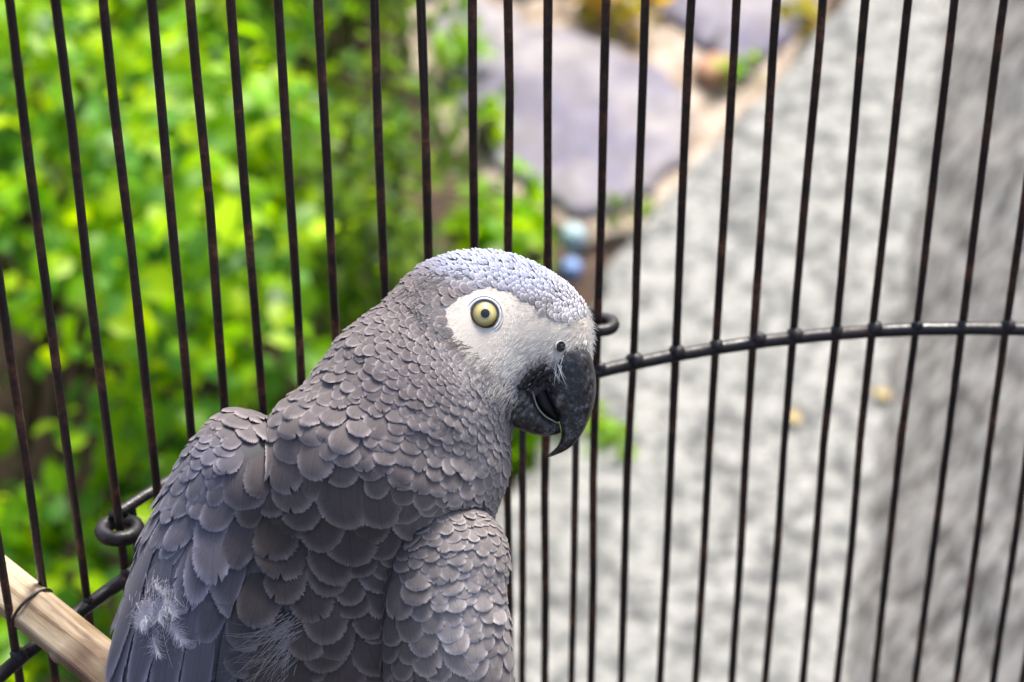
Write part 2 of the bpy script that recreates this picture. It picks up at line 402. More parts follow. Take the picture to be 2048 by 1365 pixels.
# broad-leaved hedge on the left: clumps over a low mound
cl = []
r2 = np.random.default_rng(3)
for i in range(260):
    x = r2.uniform(-0.80, -0.17); y = r2.uniform(1.46, 3.2)
    if x > -0.195 + 0.02*math.sin(y*7): continue
    if y < 1.58 and x < -0.235 - 0.3*(y-1.46): continue
    zt = 0.32 + 0.05*math.sin(x*11+y*6) - max(0, 1.80-y)*0.5
    r = r2.uniform(0.05, 0.09)
    cl.append((x, y, max(0.05, zt - r2.uniform(0, 0.14)), r))
bush('leafy_hedge', 'bright green broad-leaved hedge filling the left side behind the bars', 'hedge', cl, 115, 0.0255, 'lime', (-0.50, 2.3, 0))
cl = []
for i in range(60):
    y = r2.uniform(1.72, 3.2); x = r2.uniform(-0.205, -0.098)*y/2.45
    cl.append((x, y, r2.uniform(0.05, 0.30) - max(0, 1.9-y)*0.5, r2.uniform(0.04, 0.07)))
bush('fine_leaved_shrub', 'darker feathery shrub between the broad-leaved hedge and the flagstones', 'shrub', cl, 330, 0.019, 'fine', (-0.14, 2.4, 0), aspect=0.36, spread=1.0)
# weeds at the foot of the hedge and along the concrete edge, each a plant of its own
def weed(px, py, r, h, n, size, label, kind='weed', name='weed', group='weeds between path and pavement'):
    b = on_z(px, py, 0.0); cls = [(b[0]+r2.normal(0, r*0.35), b[1]+r2.normal(0, r*0.35), h*r2.uniform(0.5, 1.0), r*r2.uniform(0.6, 1.0)) for k in range(3)]
    bush(name, label, 'plant', cls, n, size, kind, (b[0], b[1], 0), group, 0.55, 0.8)
weed(985, 300, 0.018, 0.06, 260, 0.026, 'tall bright weed overlapping the left corner of the big flagstone')
weed(885, 160, 0.026, 0.07, 260, 0.024, 'green weed at the left rim of the big flagstone')
weed(940, 500, 0.042, 0.05, 260, 0.028, 'bright green weed patch just above the parrot crown, left side')
weed(1058, 525, 0.030, 0.03, 260, 0.028, 'bright green weed patch just above the parrot crown, beside the blue scraps')
weed(1050, 425, 0.018, 0.04, 220, 0.026, 'green weed below the big flagstone, above the reddish soil')
weed(1050, 905, 0.040, 0.03, 320, 0.026, 'bright green weed showing under the parrot beak')
weed(1130, 905, 0.022, 0.02, 260, 0.020, 'yellowish weed behind the tip of the beak', 'yellow')
weed(1222, 975, 0.018, 0.055, 420, 0.020, 'small green sprig growing alone at the concrete edge, right of the beak')
weed(1205, 30, 0.045, 0.03, 260, 0.024, 'yellow-green tuft between two flagstones at the top', 'yellow')
weed(1480, 180, 0.020, 0.02, 300, 0.018, 'tiny green weed where flagstone meets concrete beside the brick chip', 'weed')
weed(1600, 55, 0.024, 0.02, 300, 0.018, 'yellow-green weed at the far concrete edge', 'yellow')
weed(1255, 440, 0.028, 0.015, 240, 0.016, 'low dull weed between the big flagstone and the concrete', 'fine')

# small scraps
def lump(name, px, py, z, rx, ry, rz, mat, label, cat, group=None, squash=2.6, seed=0):
    q = on_z(px, py, z); n, mm = 14, 8; V = []; Fc = []; rg = np.random.default_rng(seed)
    for j in range(mm+1):
        t = math.pi*j/mm
        for i in range(n):
            a = 2*math.pi*i/n
            x, y, zz = math.sin(t)*math.cos(a), math.sin(t)*math.sin(a), math.cos(t)
            k = (abs(x)**squash + abs(y)**squash + abs(zz)**squash)**(-1/squash)*(1+rg.normal(0, 0.03))
            V.append((x*k*rx, y*k*ry, zz*k*rz))
    for j in range(mm):
        for i in range(n): Fc.append((j*n+i, (j+1)*n+i, (j+1)*n+(i+1) % n, j*n+(i+1) % n))
    o = obj(name, V, Fc, mat, loc=(q[0], q[1], z+rz*0.85)); o.rotation_euler = (0, 0, seed*1.3)
    return tag(o, label, cat, group)
lump('plastic_scrap', 1143, 555, 0.01, 0.010, 0.009, 0.010, M['blue'], 'deep blue plastic scrap on the soil just above the parrot forehead', 'scrap', 'blue scraps', 3.2, 1)
lump('plastic_scrap', 1147, 498, 0.01, 0.012, 0.012, 0.014, M['pale_blue'], 'pale blue plastic scrap lying behind the deep blue one', 'scrap', 'blue scraps', 2.6, 2)
lump('brick_chip', 1428, 172, 0.0, 0.020, 0.017, 0.016, M['brick'], 'orange brick chip between the flagstone and the concrete', 'brick', None, 4.5, 3)
def fallen(px, py, label, s, rz):
    q = on_z(px, py, ZP+0.004)
    me = [( (x*0.55)*s, (y-0.5)*s, (0.25*abs(x)+0.25*(y-0.5)**2)*s) for x, y, z in LEAFV]
    o = obj('fallen_leaf', me, LEAFF, M['dry'], loc=tuple(q)); o.rotation_euler = (0, 0, rz)
    tag(o, label, 'leaf', 'fallen leaves on the concrete')
fallen(1588, 835, 'dry orange-yellow leaf on the concrete below the cage hoop', 0.019, 0.3)
fallen(1765, 790, 'dull yellow leaf on the concrete nearer the grey wall', 0.020, 1.0)

# ------------------------------------------------------------------ cage
CX, CY, CR = 0.158345, 0.421393, 0.40
ZH = CAMZ - 0.7670          # the hoop in view
ZT, ZB = CAMZ - 0.40, CAMZ - 1.06
cage = thing('bird_cage', 'round rusty iron bird cage of thin vertical bars around the parrot', 'cage', (CX, CY, ZB))
def circ(rad, z, n=140, a0=0, a1=360, closed=True):
    t = np.radians(np.linspace(a0, a1, n, endpoint=not closed))
    return np.c_[rad*np.cos(t), rad*np.sin(t), np.full(n, z)]
seen = [143.7, 141.55, 139.42, 137.27, 134.87, 132.57, 130.47, 128.53, 126.53, 124.33, 122.53, 119.74, 117.53, 115.35, 113.49, 111.4, 108.80, 107.0, 104.83,
        102.8, 100.66, 98.8, 96.7, 94.8, 92.7, 90.46, 88.15, 86.14]
angs = list(seen); a = seen[0]
while a < 360 + seen[-1] - 3.0: a += 2.12 + random.uniform(-0.15, 0.15); angs.append(a)
BR = 0.00140
bars = []
for k in range(7):
    zs = np.linspace(0, ZT-ZB, 26); r3 = np.random.default_rng(40+k)
    ox = np.interp(zs, np.linspace(0, ZT-ZB, 12), r3.normal(0, 0.00035, 12)); oy = np.interp(zs, np.linspace(0, ZT-ZB, 12), r3.normal(0, 0.00035, 12))
    rr = BR*(1+np.interp(zs, np.linspace(0, ZT-ZB, 26), r3.normal(0, 0.03, 26)))
    bars.append(tube(np.c_[ox, oy, zs], rr, 8))
first = {}
for i, a in enumerate(angs):
    k = i % 7; loc = (CR*math.cos(R_(a)), CR*math.sin(R_(a)), 0)
    if k not in first:
        first[k] = obj('bar', *bars[k], M['iron'], cage, loc=loc); o = first[k]
    else: o = link_copy(first[k], cage, loc)
    o.rotation_euler = (random.gauss(0, 0.0012), random.gauss(0, 0.0012), 0)
HR = 0.0023
for z, rad, off in ((ZH, HR, 0.0020), (ZB+0.002, 0.003, 0), (ZT, 0.003, 0)):
    v, f = tube(circ(CR - off, z-ZB), rad, 8, True); obj('hoop', v, f, M['steel'], cage)
# weld beads where the seen bars cross the hoop
wb = None
for i, a in enumerate(seen):
    loc = ((CR-0.0018)*math.cos(R_(a)), (CR-0.0018)*math.sin(R_(a)), ZH-ZB+0.0012)
    if wb is None:
        n_, m_ = 8, 5; V = []; Fc = []
        for j in range(m_+1):
            tt = math.pi*j/m_
            for q in range(n_): V.append((0.0030*math.sin(tt)*math.cos(2*math.pi*q/n_), 0.0030*math.sin(tt)*math.sin(2*math.pi*q/n_), 0.0026*math.cos(tt)))
        for j in range(m_):
            for q in range(n_): Fc.append((j*n_+q, (j+1)*n_+q, (j+1)*n_+(q+1) % n_, j*n_+(q+1) % n_))
        wb = obj('weld_bead', V, Fc, M['steel'], cage, loc=loc); o = wb
    else: o = link_copy(wb, cage, loc)
    o.rotation_euler = (random.uniform(-.5, .5), random.uniform(-.5, .5), random.uniform(0, 3)); k = random.uniform(0.75, 1.1); o.scale = (k, k*random.uniform(.8, 1.1), k)
# sliding door hung outside the bars: a bent top rod ending in two rings that ride on bars
ZD = CAMZ - 0.7440
door = thing('door', 'x', None); del door['label']; door.parent = cage
v, f = tube(circ(CR+0.0045, ZD-ZB-0.001, 40, 134.75, 108.9, False), 0.0019, 8); obj('top_rod', v, f, M['steel'], door)
for ang, k in ((134.85, 1.06), (108.80, 0.90)):
    c = np.array([CR*math.cos(R_(ang)), CR*math.sin(R_(ang)), ZD-ZB-0.003]); t = np.linspace(0, 2*math.pi, 25)[:-1]
    v, f = tube(np.c_[0.0053*k*np.cos(t), 0.0053*k*np.sin(t), -0.0017*k*np.sin(t)], 0.0024*k, 8, True); obj('ring', v + c, f, M['steel'], door)
for i, ang in enumerate((133.6, 131.5, 129.4, 127.4, 125.3, 123.3, 121.2, 118.6, 116.4, 114.5, 112.5, 109.67)):
    z0 = 0.05
    v, f = tube(np.array([[0, 0, z0], [0.0003, 0, (z0+ZD-ZB)/2], [0, 0, ZD-ZB]]), 0.0013, 7)
    obj('bar', v + np.array([(CR+0.0045)*math.cos(R_(ang)), (CR+0.0045)*math.sin(R_(ang)), 0]), f, M['iron'], door)
v, f = tube(circ(CR+0.0045, 0.05, 40, 134.0, 109.6, False), 0.0017, 8); obj('bottom_rod', v, f, M['iron'], door)
# tray and stand below the picture
def lathe(prof, n=64):
    V = []; Fc = []
    for r, z in prof:
        for i in range(n): V.append((r*math.cos(2*math.pi*i/n), r*math.sin(2*math.pi*i/n), z))
    for j in range(len(prof)-1):
        for i in range(n): Fc.append((j*n+i, j*n+(i+1) % n, (j+1)*n+(i+1) % n, (j+1)*n+i))
    return np.array(V), Fc
v, f = lathe([(0.001, -0.03), (0.39, -0.03), (0.41, -0.025), (0.41, 0.0), (0.392, 0.0), (0.385, -0.022), (0.001, -0.022)]); obj('tray', v, f, M['tray'], cage)
v, f = lathe([(0.018, -0.03), (0.018, -ZB+0.10), (0.03, -ZB+0.08), (0.20, -ZB+0.055), (0.20, -ZB+0.03), (0.001, -ZB+0.03)], 32); obj('stand', v, f, M['tray'], cage)

# ------------------------------------------------------------------ perch
A = np.array([-0.15436, 0.67970, CAMZ-0.7460]); D = np.array([0.71668, -0.69740, 0.0])
p0 = A - D*0.030 - np.array([0, 0, 0.0034])
perch = thing('perch', 'pale peeled wooden perch stick resting on the cage hoop, lower left', 'perch', tuple(p0))
rz = math.atan2(D[1], D[0])
perch.rotation_euler = (0, 0, rz)
n = 8; Ls = np.concatenate([[0, 0.004], np.linspace(0.02, 0.40, 22)]); V = []; Fc = []; r4 = np.random.default_rng(5)
ang0 = [R_(x) for x in (20, 72, 105, 160, 200, 245, 290, 335)]
for i, s in enumerate(Ls):
    k = 0.80 if i == 0 else 1.0
    for q, aa in enumerate(ang0):
        rad = 0.0076*(1+0.06*math.sin(q*2.3))*k*(1 + r4.normal(0, 0.018))
        V.append((s, rad*math.cos(aa)*1.05, rad*math.sin(aa)*0.95))
m = len(Ls)
for i in range(m-1):
    for q in range(n): Fc.append((i*n+q, i*n+(q+1) % n, (i+1)*n+(q+1) % n, (i+1)*n+q))
Fc.append(tuple(range(n))[::-1]); Fc.append(tuple((m-1)*n+q for q in range(n)))
st = obj('stick', V, Fc, M['wood'], perch, False)
bv = st.modifiers.new('round', 'BEVEL'); bv.width = 0.0009; bv.segments = 2; bv.limit_method = 'ANGLE'; bv.angle_limit = R_(25)
t = np.linspace(0, 2*math.pi, 21)[:-1]
v, f = tube(np.c_[0.0385+0.0015*np.sin(t), 0.0080*np.cos(t), 0.0074*np.sin(t)], 0.0005, 6, True); obj('wire_band', v, f, M['iron'], perch)
t = np.linspace(0, 2*math.pi, 13)
v, f = lathe([(0.0001, 0.0012), (0.0014, 0.0010), (0.0022, 0.0)], 10)
kn = obj('knot', v[:, [0, 2, 1]]*np.array([1.5, -1, 1.0]) + np.array([0.058, -0.0070, -0.0012]), f, M['wood'], perch)

# ------------------------------------------------------------------ parrot
# shape worked out in a bird frame: x right, y down, z towards the viewer's side; unit = S metres
Z0 = 0.968; S = Z0/F
ORG = np.array([0, 0, CAMZ]) + FWD*Z0
def W(p):
    p = np.asarray(p, float)
    return ORG + S*((p[..., 0:1]-1024)*RT + (682.5-p[..., 1:2])*UP - p[..., 2:3]*FWD)
def Wd(d): d = np.asarray(d, float); return d[..., 0:1]*RT - d[..., 1:2]*UP - d[..., 2:3]*FWD
def smin(a, b, k):
    h = np.clip(0.5+0.5*(b-a)/k, 0, 1); return b*(1-h)+a*h - k*h*(1-h)
def ell(p, c, r, rot=0.0):
    q = p - np.array(c, float)
    if rot:
        ca, sa = math.cos(R_(rot)), math.sin(R_(rot))
        q = np.stack([q[:, 0]*ca + q[:, 1]*sa, -q[:, 0]*sa + q[:, 1]*ca, q[:, 2]], 1)
    r = np.array(r, float); k0 = np.linalg.norm(q/r, axis=1); k1 = np.linalg.norm(q/r**2, axis=1)+1e-9
    return k0*(k0-1)/k1
def cap(p, a, b, ra, rb):
    a = np.array(a, float); b = np.array(b, float); ab = b-a; t = np.clip(((p-a)@ab)/(ab@ab), 0, 1)
    return np.linalg.norm(p - a - t[:, None]*ab, axis=1) - (ra+(rb-ra)*t)
def shear(y): return -0.22*np.maximum(0, y-850)
def sdf(p, which='all'):
    p = np.array(p, float); p[:, 2] = p[:, 2] - shear(p[:, 1])
    head = ell(p, (984, 652, 0), (192, 146, 122), 14)
    head = smin(head, ell(p, (1078, 662, 0), (95, 92, 72), 20), 40)
    head = smin(head, ell(p, (918, 732, 0), (140, 120, 112), 30), 50)
    # shallow brow over the eye, hollow in front of it
    neck = smin(cap(p, (905, 705, 0), (838, 795, 0), 148, 188), cap(p, (838, 795, 0), (772, 925, 0), 188, 232), 40)
    d = smin(head, neck, 60)
    d = smin(d, ell(p, (945, 915, 0), (64, 92, 120), -12), 40)
    torso = ell(p, (665, 1250, -40), (300, 420, 222), 8)
    d = smin(d, torso, 90)
    lw = ell(p, (382, 1195, 10), (128, 392, 150), 17)
    lw = smin(lw, ell(p, (474, 968, 30), (90, 108, 110), 30), 50)
    rw = ell(p, (890, 1290, 118), (128, 300, 128), -3)
    rw = smin(rw, ell(p, (922, 1115, 92), (92, 104, 112), 0), 40)
    d = smin(d, lw, 22)
    d = smin(d, rw, 5)
    d = smin(d, ell(p, (640, 1640, -60), (110, 200, 90), 12), 60)
    return d
def grad(p, e=1.5):
    g = np.zeros_like(p)
    for i in range(3):
        q = p.copy(); q[:, i] += e; r = p.copy(); r[:, i] -= e; g[:, i] = sdf(q)-sdf(r)
    return g/(np.linalg.norm(g, axis=1)[:, None]+1e-9)
def project(p, it=3):
    for _ in range(it): p = p - grad(p)*sdf(p)[:, None]
    return p
def march(p):
    for _ in range(120):
        d = sdf(p); p[:, 2] -= np.maximum(d, 0)*0.7
    return p
# surface nets
st_ = 10.0
lo = np.array([170, 470, -360.]); hi = np.array([1230, 1890, 300.])
dims = ((hi-lo)/st_).astype(int)+1
gx, gy, gz = [lo[i]+st_*np.arange(dims[i]) for i in range(3)]
Gp = np.stack(np.meshgrid(gx, gy, gz, indexing='ij'), -1).reshape(-1, 3)
val = np.concatenate([sdf(c) for c in np.array_split(Gp, 12)]).reshape(dims)
ins = val < 0
cs = np.zeros(dims-1, int)
for a in (0, 1):
    for b in (0, 1):
        for c in (0, 1): cs += ins[a:dims[0]-1+a, b:dims[1]-1+b, c:dims[2]-1+c]
act = (cs > 0) & (cs < 8)
idx = -np.ones(dims-1, int); idx[act] = np.arange(act.sum())
cellp = lo + st_*(np.argwhere(act)+0.5)
bodyV = project(cellp, 4)
Q = []
for ax in range(3):
    sl0 = [slice(None)]*3; sl1 = [slice(None)]*3; sl0[ax] = slice(0, -1); sl1[ax] = slice(1, None)
    ch = ins[tuple(sl0)] != ins[tuple(sl1)]
    e = np.argwhere(ch); u_, v_ = [i for i in range(3) if i != ax]
    e = e[(e[:, u_] > 0) & (e[:, v_] > 0) & (e[:, u_] < dims[u_]-1) & (e[:, v_] < dims[v_]-1)]
    sgn = ins[e[:, 0], e[:, 1], e[:, 2]]
    def at(du, dv):
        q = e.copy(); q[:, u_] -= du; q[:, v_] -= dv; return idx[q[:, 0], q[:, 1], q[:, 2]]
    quad = np.stack([at(1, 1), at(0, 1), at(0, 0), at(1, 0)], 1)
    fl = sgn if ax != 1 else ~sgn
    quad[~fl] = quad[~fl][:, ::-1]
    Q.append(quad)
Q = np.vstack(Q); Q = Q[(Q >= 0).all(1)]
Q = Q[:, ::-1]          # the bird frame is left-handed

face_poly = np.array([(872, 604), (905, 580), (960, 562), (1015, 568), (1060, 592), (1100, 618), (1135, 632), (1175, 615), (1215, 640), (1215, 705), (1165, 706), (1118, 738), (1088, 724),
                      (1062, 742), (1040, 766), (1010, 778), (965, 768), (930, 745), (900, 705), (880, 660)], float)
def in_poly(x, y, P):
    r = np.zeros(len(x), bool); n = len(P)
    for i in range(n):
        (x0, y0), (x1, y1) = P[i], P[i-1]
        c = ((y0 > y) != (y1 > y)) & (x < (x1-x0)*(y-y0)/(y1-y0+1e-9)+x0); r ^= c
    return r
def poly_dist(x, y, P):
    d = np.full(len(x), 1e9); n = len(P); q = np.stack([x, y], 1)
    for i in range(n):
        a, b = P[i-1], P[i]; ab = b-a; t = np.clip(((q-a)@ab)/(ab@ab), 0, 1); d = np.minimum(d, np.linalg.norm(q-a-t[:, None]*ab, axis=1))
    return d
ROOT = W(np.array([[600, 1660, -60]]))[0]
ROOT = A + D*0.105 + np.array([0, 0, 0.0068])
parrot = thing('parrot', 'grey parrot with white face, yellow eye and black hooked beak on the perch', 'parrot', tuple(ROOT))
inside = in_poly(bodyV[:, 0], bodyV[:, 1], face_poly); fd = poly_dist(bodyV[:, 0], bodyV[:, 1], face_poly)
k = np.clip(np.where(inside, fd, -fd)/46+0.45, 0, 1)[:, None]
colb = k*np.array([0.60, 0.545, 0.48]) + (1-k)*np.array([0.085, 0.082, 0.088])
body = obj('body', W(bodyV)-ROOT, Q, M['skin'], parrot, True, colb)

# --- feathers
anch = np.array([(1120, 570, 8.5), (1060, 545, 9.5), (1000, 520, 11), (930, 530, 12), (860, 565, 13.5), (800, 605, 16), (850, 640, 15), (740, 655, 19), (650, 725, 25), (560, 810, 36), (850, 720, 15),
    (890, 790, 13), (960, 810, 11), (1005, 825, 10), (870, 640, 10), (862, 690, 10.5), (885, 720, 9.5), (915, 750, 9), (950, 775, 8.5), (1000, 790, 8), (840, 600, 12.5), (900, 860, 18), (980, 880, 17), (830, 830, 19), (740, 760, 23), (780, 850, 26), (690, 850, 34), (820, 930, 33), (930, 940, 32), (1000, 950, 24),
    (600, 880, 50), (520, 930, 42), (680, 1000, 52), (800, 1010, 42), (935, 1040, 17), (880, 1080, 20), (960, 1130, 22), (900, 1180, 26), (980, 1230, 28), (880, 1270, 36), (790, 1190, 42), (780, 1330, 34), (770, 1250, 36), (950, 1330, 38),
    (440, 900, 24), (400, 960, 30), (340, 1080, 32), (290, 1230, 36), (480, 1080, 48), (420, 1200, 42), (560, 1180, 49), (700, 1280, 46), (600, 1500, 50), (900, 1500, 50)], float)
def spacing(p):
    d = np.linalg.norm(p[:, None, :2]-anch[None, :, :2], axis=2)**2+100.; wgt = d**-2.0
    s0 = (wgt*anch[None, :, 2]).sum(1)/wgt.sum(1); return np.interp(s0, [0, 12, 20, 28, 36, 44, 60], [0, 11, 16, 21.5, 30, 43, 64])
def flow(p):
    """direction the feathers point, in the bird frame"""
    x, y, z = p[:, 0], p[:, 1], p[:, 2]
    src = np.array([1165, 665, 0.]); rad = p-src; rad /= np.linalg.norm(rad, axis=1)[:, None]
    dx = np.where(x < 700, 0.55*(x-700)/330, 0.18*(x-700)/300)
    dn = np.stack([dx, np.ones_like(x), -0.12*np.ones_like(x)], 1); dn /= np.linalg.norm(dn, axis=1)[:, None]
    dist = np.linalg.norm(p-np.array([990, 690, 0]), axis=1)
    h = np.clip((dist-150)/330, 0, 1)[:, None]; h = h*h*(3-2*h)
    f = rad*(1-h) + dn*h
    # cheek and throat feathers swing downwards
    c = np.clip((1080-x)/150, 0, 1)*np.clip((y-700)/120, 0, 1)*np.clip((x-780)/150, 0, 1); f = f + c[:, None]*np.array([0.0, 0.9, 0])
    # near wing: fanning from the bend
    wz = np.exp(-(((x-925)/110)**2 + ((y-1140)/150)**2))*(y > 985); wr = p-np.array([858, 1040, 60.]); wr /= np.linalg.norm(wr, axis=1)[:, None]
    f = f + 1.2*wz[:, None]*wr
    return f/np.linalg.norm(f, axis=1)[:, None]
tri = np.vstack([Q[:, [0, 1, 2]], Q[:, [0, 2, 3]]]); T = bodyV[tri]
area = 0.5*np.linalg.norm(np.cross(T[:, 1]-T[:, 0], T[:, 2]-T[:, 0]), axis=1)
ctr = T.mean(1); sp = spacing(ctr); wgt = area/sp**2
NS = 100000
ti = rng.choice(len(T), NS, p=wgt/wgt.sum()); r1 = np.sqrt(rng.random(NS)); r2_ = rng.random(NS)
sp_ = T[ti, 0]*(1-r1)[:, None] + T[ti, 1]*(r1*(1-r2_))[:, None] + T[ti, 2]*(r1*r2_)[:, None]
sp_ = project(sp_, 2); nor = grad(sp_)
ok = (nor[:, 2] > -0.55) & (sp_[:, 1] < 1560)
infp = in_poly(sp_[:, 0], sp_[:, 1], face_poly); fdd = poly_dist(sp_[:, 0], sp_[:, 1], face_poly)
ok &= ~(infp & (fdd > rng.uniform(0, 16, len(fdd))))
beak_poly = np.array([(1001, 786), (1030, 768), (1060, 738), (1088, 720), (1118, 738), (1165, 706), (1215, 700), (1215, 920), (1085, 892), (1045, 882), (1012, 850)], float)
ok &= ~in_poly(sp_[:, 0], sp_[:, 1], beak_poly)
sp_ = sp_[ok]; nor = nor[ok]; spc = spacing(sp_)
FL0 = flow(sp_); FL0 -= nor*(FL0*nor).sum(1)[:, None]; FL0 /= np.linalg.norm(FL0, axis=1)[:, None]
grid = {}; keep = []; cell = 26.0
for i in range(len(sp_)):
    p = sp_[i]; r = spc[i]; fl = FL0[i]; key = (int(p[0]//cell), int(p[1]//cell), int(p[2]//cell)); bad = False
    R0 = 1 if r < 20 else (2 if r < 40 else 3)
    for a in range(-R0, R0+1):
        for b in range(-R0, R0+1):
            for c in range(-R0, R0+1):
                for j in grid.get((key[0]+a, key[1]+b, key[2]+c), ()):
                    q = sp_[j]; ex, ey, ez = q[0]-p[0], q[1]-p[1], q[2]-p[2]; dd = ex*ex+ey*ey+ez*ez; al = (ex*fl[0]+ey*fl[1]+ez*fl[2])**2
                    if al/0.50+(dd-al)/1.85 < r*r: bad = True; break
                if bad: break
            if bad: break
        if bad: break
    if not bad: grid.setdefault(key, []).append(i); keep.append(i)
FP = sp_[keep]; FN = nor[keep]; FS = spc[keep]; NF = len(FP)
FD = flow(FP); FD = FD + rng.normal(0, 0.15, FD.shape)
FD -= FN*(FD*FN).sum(1)[:, None]; FD /= np.linalg.norm(FD, axis=1)[:, None]
fx, fy = FP[:, 0], FP[:, 1]
def sstep(x, a, b): t = np.clip((x-a)/(b-a), 0, 1); return t*t*(3-2*t)
leftw = sstep(520-fx, 0, 120)*sstep(fy, 880, 980)
lower = sstep(fy, 1150, 1350)
FL = FS*(2.45 + 1.5*leftw + 0.5*lower)*np.exp(rng.normal(0, 0.13, NF)); FWd = FS*(1.16 - 0.34*leftw)*np.exp(rng.normal(0, 0.11, NF))
crownm = sstep(-(fy - (0.22*(fx-900)+572)), -20, 30)*sstep(fx, 790, 880)
FL = FL*(1-0.30*crownm); FWd = FWd*(1-0.30*crownm)
# manual long flight feathers of the far wing and lower back, laid over the coverts
man = [(318, 1075, -0.42, 1, 330, 26), (300, 1130, -0.33, 1, 330, 25), (345, 1120, -0.30, 1, 320, 27), (285, 1210, -0.2, 1, 300, 25), (330, 1240, -0.18, 1, 280, 28),
       (372, 1170, -0.22, 1, 300, 30), (420, 1200, -0.12, 1, 300, 32), (470, 1230, -0.15, 1, 280, 34), (385, 1290, -0.10, 1, 260, 32), (262, 1290, -0.12, 1, 240, 24), (560, 1240, -0.30, 1, 260, 36), (610, 1290, -0.2, 1, 240, 36)]
mp = []; 
for x, y, dx, dy, L_, W_ in man:
    z = 320.0; q = np.array([[x, y, z]])
    mp.append(march(q)[0])
mp = project(np.array(mp), 2); mn = grad(mp); md = np.array([(m_[2], m_[3], -0.1) for m_ in man]); md -= mn*(md*mn).sum(1)[:, None]; md /= np.linalg.norm(md, axis=1)[:, None]
FP = np.vstack([FP, mp]); FN = np.vstack([FN, mn]); FD = np.vstack([FD, md]); FL = np.r_[FL, [m_[4] for m_ in man]]; FWd = np.r_[FWd, [m_[5] for m_ in man]]; FS = np.r_[FS, np.full(len(man), 30.)]
isman = np.r_[np.zeros(NF, bool), np.ones(len(man), bool)]; NF = len(FP); fx, fy = FP[:, 0], FP[:, 1]
vv = np.array([0, .22, .45, .65, .80, .90, .965, 1.0]); uu = np.array([-1, -.55, 0, .55, 1.0])
wv = np.array([.50, .80, .97, 1.0, .90, .70, .43, .10])
U_, V_ = np.meshgrid(uu, vv); shp = np.repeat(wv, 5).reshape(8, 5)
FX = np.cross(FN, FD)
off = np.where(isman, 0.02, 0.40)
bend = rng.normal(0, 0.10, NF)
X = (FP[:, None, None, :] + FD[:, None, None, :]*((V_[None]-off[:, None, None])*FL[:, None, None])[..., None]
     + FX[:, None, None, :]*((U_*shp)[None]*FWd[:, None, None] + (bend[:, None, None]*(V_[None]**2))*FWd[:, None, None])[..., None])
X = X.reshape(-1, 3)
G0 = None
for _ in range(2):
    gN = grad(X); X = X - gN*sdf(X)[:, None]
gN = grad(X)
puff = 0.225 + 0.06*rng.normal(0, 1, NF) + 0.06*np.clip((17-FS)/6, 0, 1)*(FP[:, 1] < 700) + 0.12*np.exp(-((fx-930)/95)**2-((fy-955)/60)**2)
lift = puff*FS
lift = np.where(isman, 20, lift)
hb = np.where(isman, 7.0, -0.04*FS)
hgt = hb[:, None, None] + lift[:, None, None]*(V_[None]**1.3)*1.7 + (FWd*(0.16+0.30*np.r_[crownm, np.zeros(len(man))]))[:, None, None]*(1-U_[None]**2)*shp[None]*(0.4+0.6*V_[None]) - (V_[None] > 0.93)*0.05*FS[:, None, None]
hgt = hgt + rng.normal(0, 0.012, hgt.shape)*FS[:, None, None]
X = X + gN*hgt.reshape(-1, 1)
# plumage grey by part of the bird, with skylight and shade painted in
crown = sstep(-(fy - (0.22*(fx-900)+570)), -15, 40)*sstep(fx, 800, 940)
face_near = np.exp(-poly_dist(fx, fy, face_poly)/(36+30*sstep(fx, 900, 980)*sstep(fy, 700, 780)))*(fx > 830)
base = np.stack([np.full(NF, .150), np.full(NF, .129), np.full(NF, .124)], 1)
dk = sstep(fy, 850, 1050)[:, None]; base = base*(1-dk) + dk*np.array([.066, .053, .048])  # dark back tone, with the shade between the wings painted in
rwm = (np.exp(-(((fx-940)/110)**2+((fy-1200)/190)**2)))[:, None]; base = base*(1-rwm) + rwm*np.array([.34, .308, .285])  # near wing lightened: light from the right put into its colour
lwm = (sstep(560-fx, 0, 150)*sstep(fy, 830, 900))[:, None]; base = base*(1-lwm) + lwm*np.array([.135, .130, .155])  # far wing made bluish: skylight painted into the grey
base = base*(1-crown[:, None]) + crown[:, None]*np.array([.33, .36, .46])  # crown feathers raised and blued, the sky's light painted in
fr = (sstep(fx, 1060, 1160))[:, None]*(fy < 660)[:, None]; base = base*(1-fr)+fr*np.array([.44, .44, .46])
th_ = np.exp(-(((fx-970)/95)**2+((fy-920)/110)**2))[:, None]*0.85; base = base*(1-th_) + th_*np.array([.28, .25, .23])  # throat grey lifted, side light painted into it
fn = (np.clip(face_near, 0, 1)*(0.25+0.55*sstep(fx, 880, 960))*(0.3+0.7*sstep(fy, 610, 700)))[:, None]; base = base*(1-fn) + fn*np.array([.36, .335, .31])
base = base*(1.04+0.02*crown[:, None])*np.array([1.0, 0.99, 1.03])*np.exp(rng.normal(0, 0.08, (NF, 1)))
FV = X.reshape(NF, 40, 3)
quads = np.array([(j*5+i, j*5+i+1, (j+1)*5+i+1, (j+1)*5+i) for j in range(7) for i in range(4)])
quads = quads[:, ::-1]
rs = rng.random(NF)
UVs = np.stack([np.tile((U_*shp).ravel(), (NF, 1)), np.tile(V_.ravel(), (NF, 1)), np.repeat(rs[:, None], 40, 1)], 2)
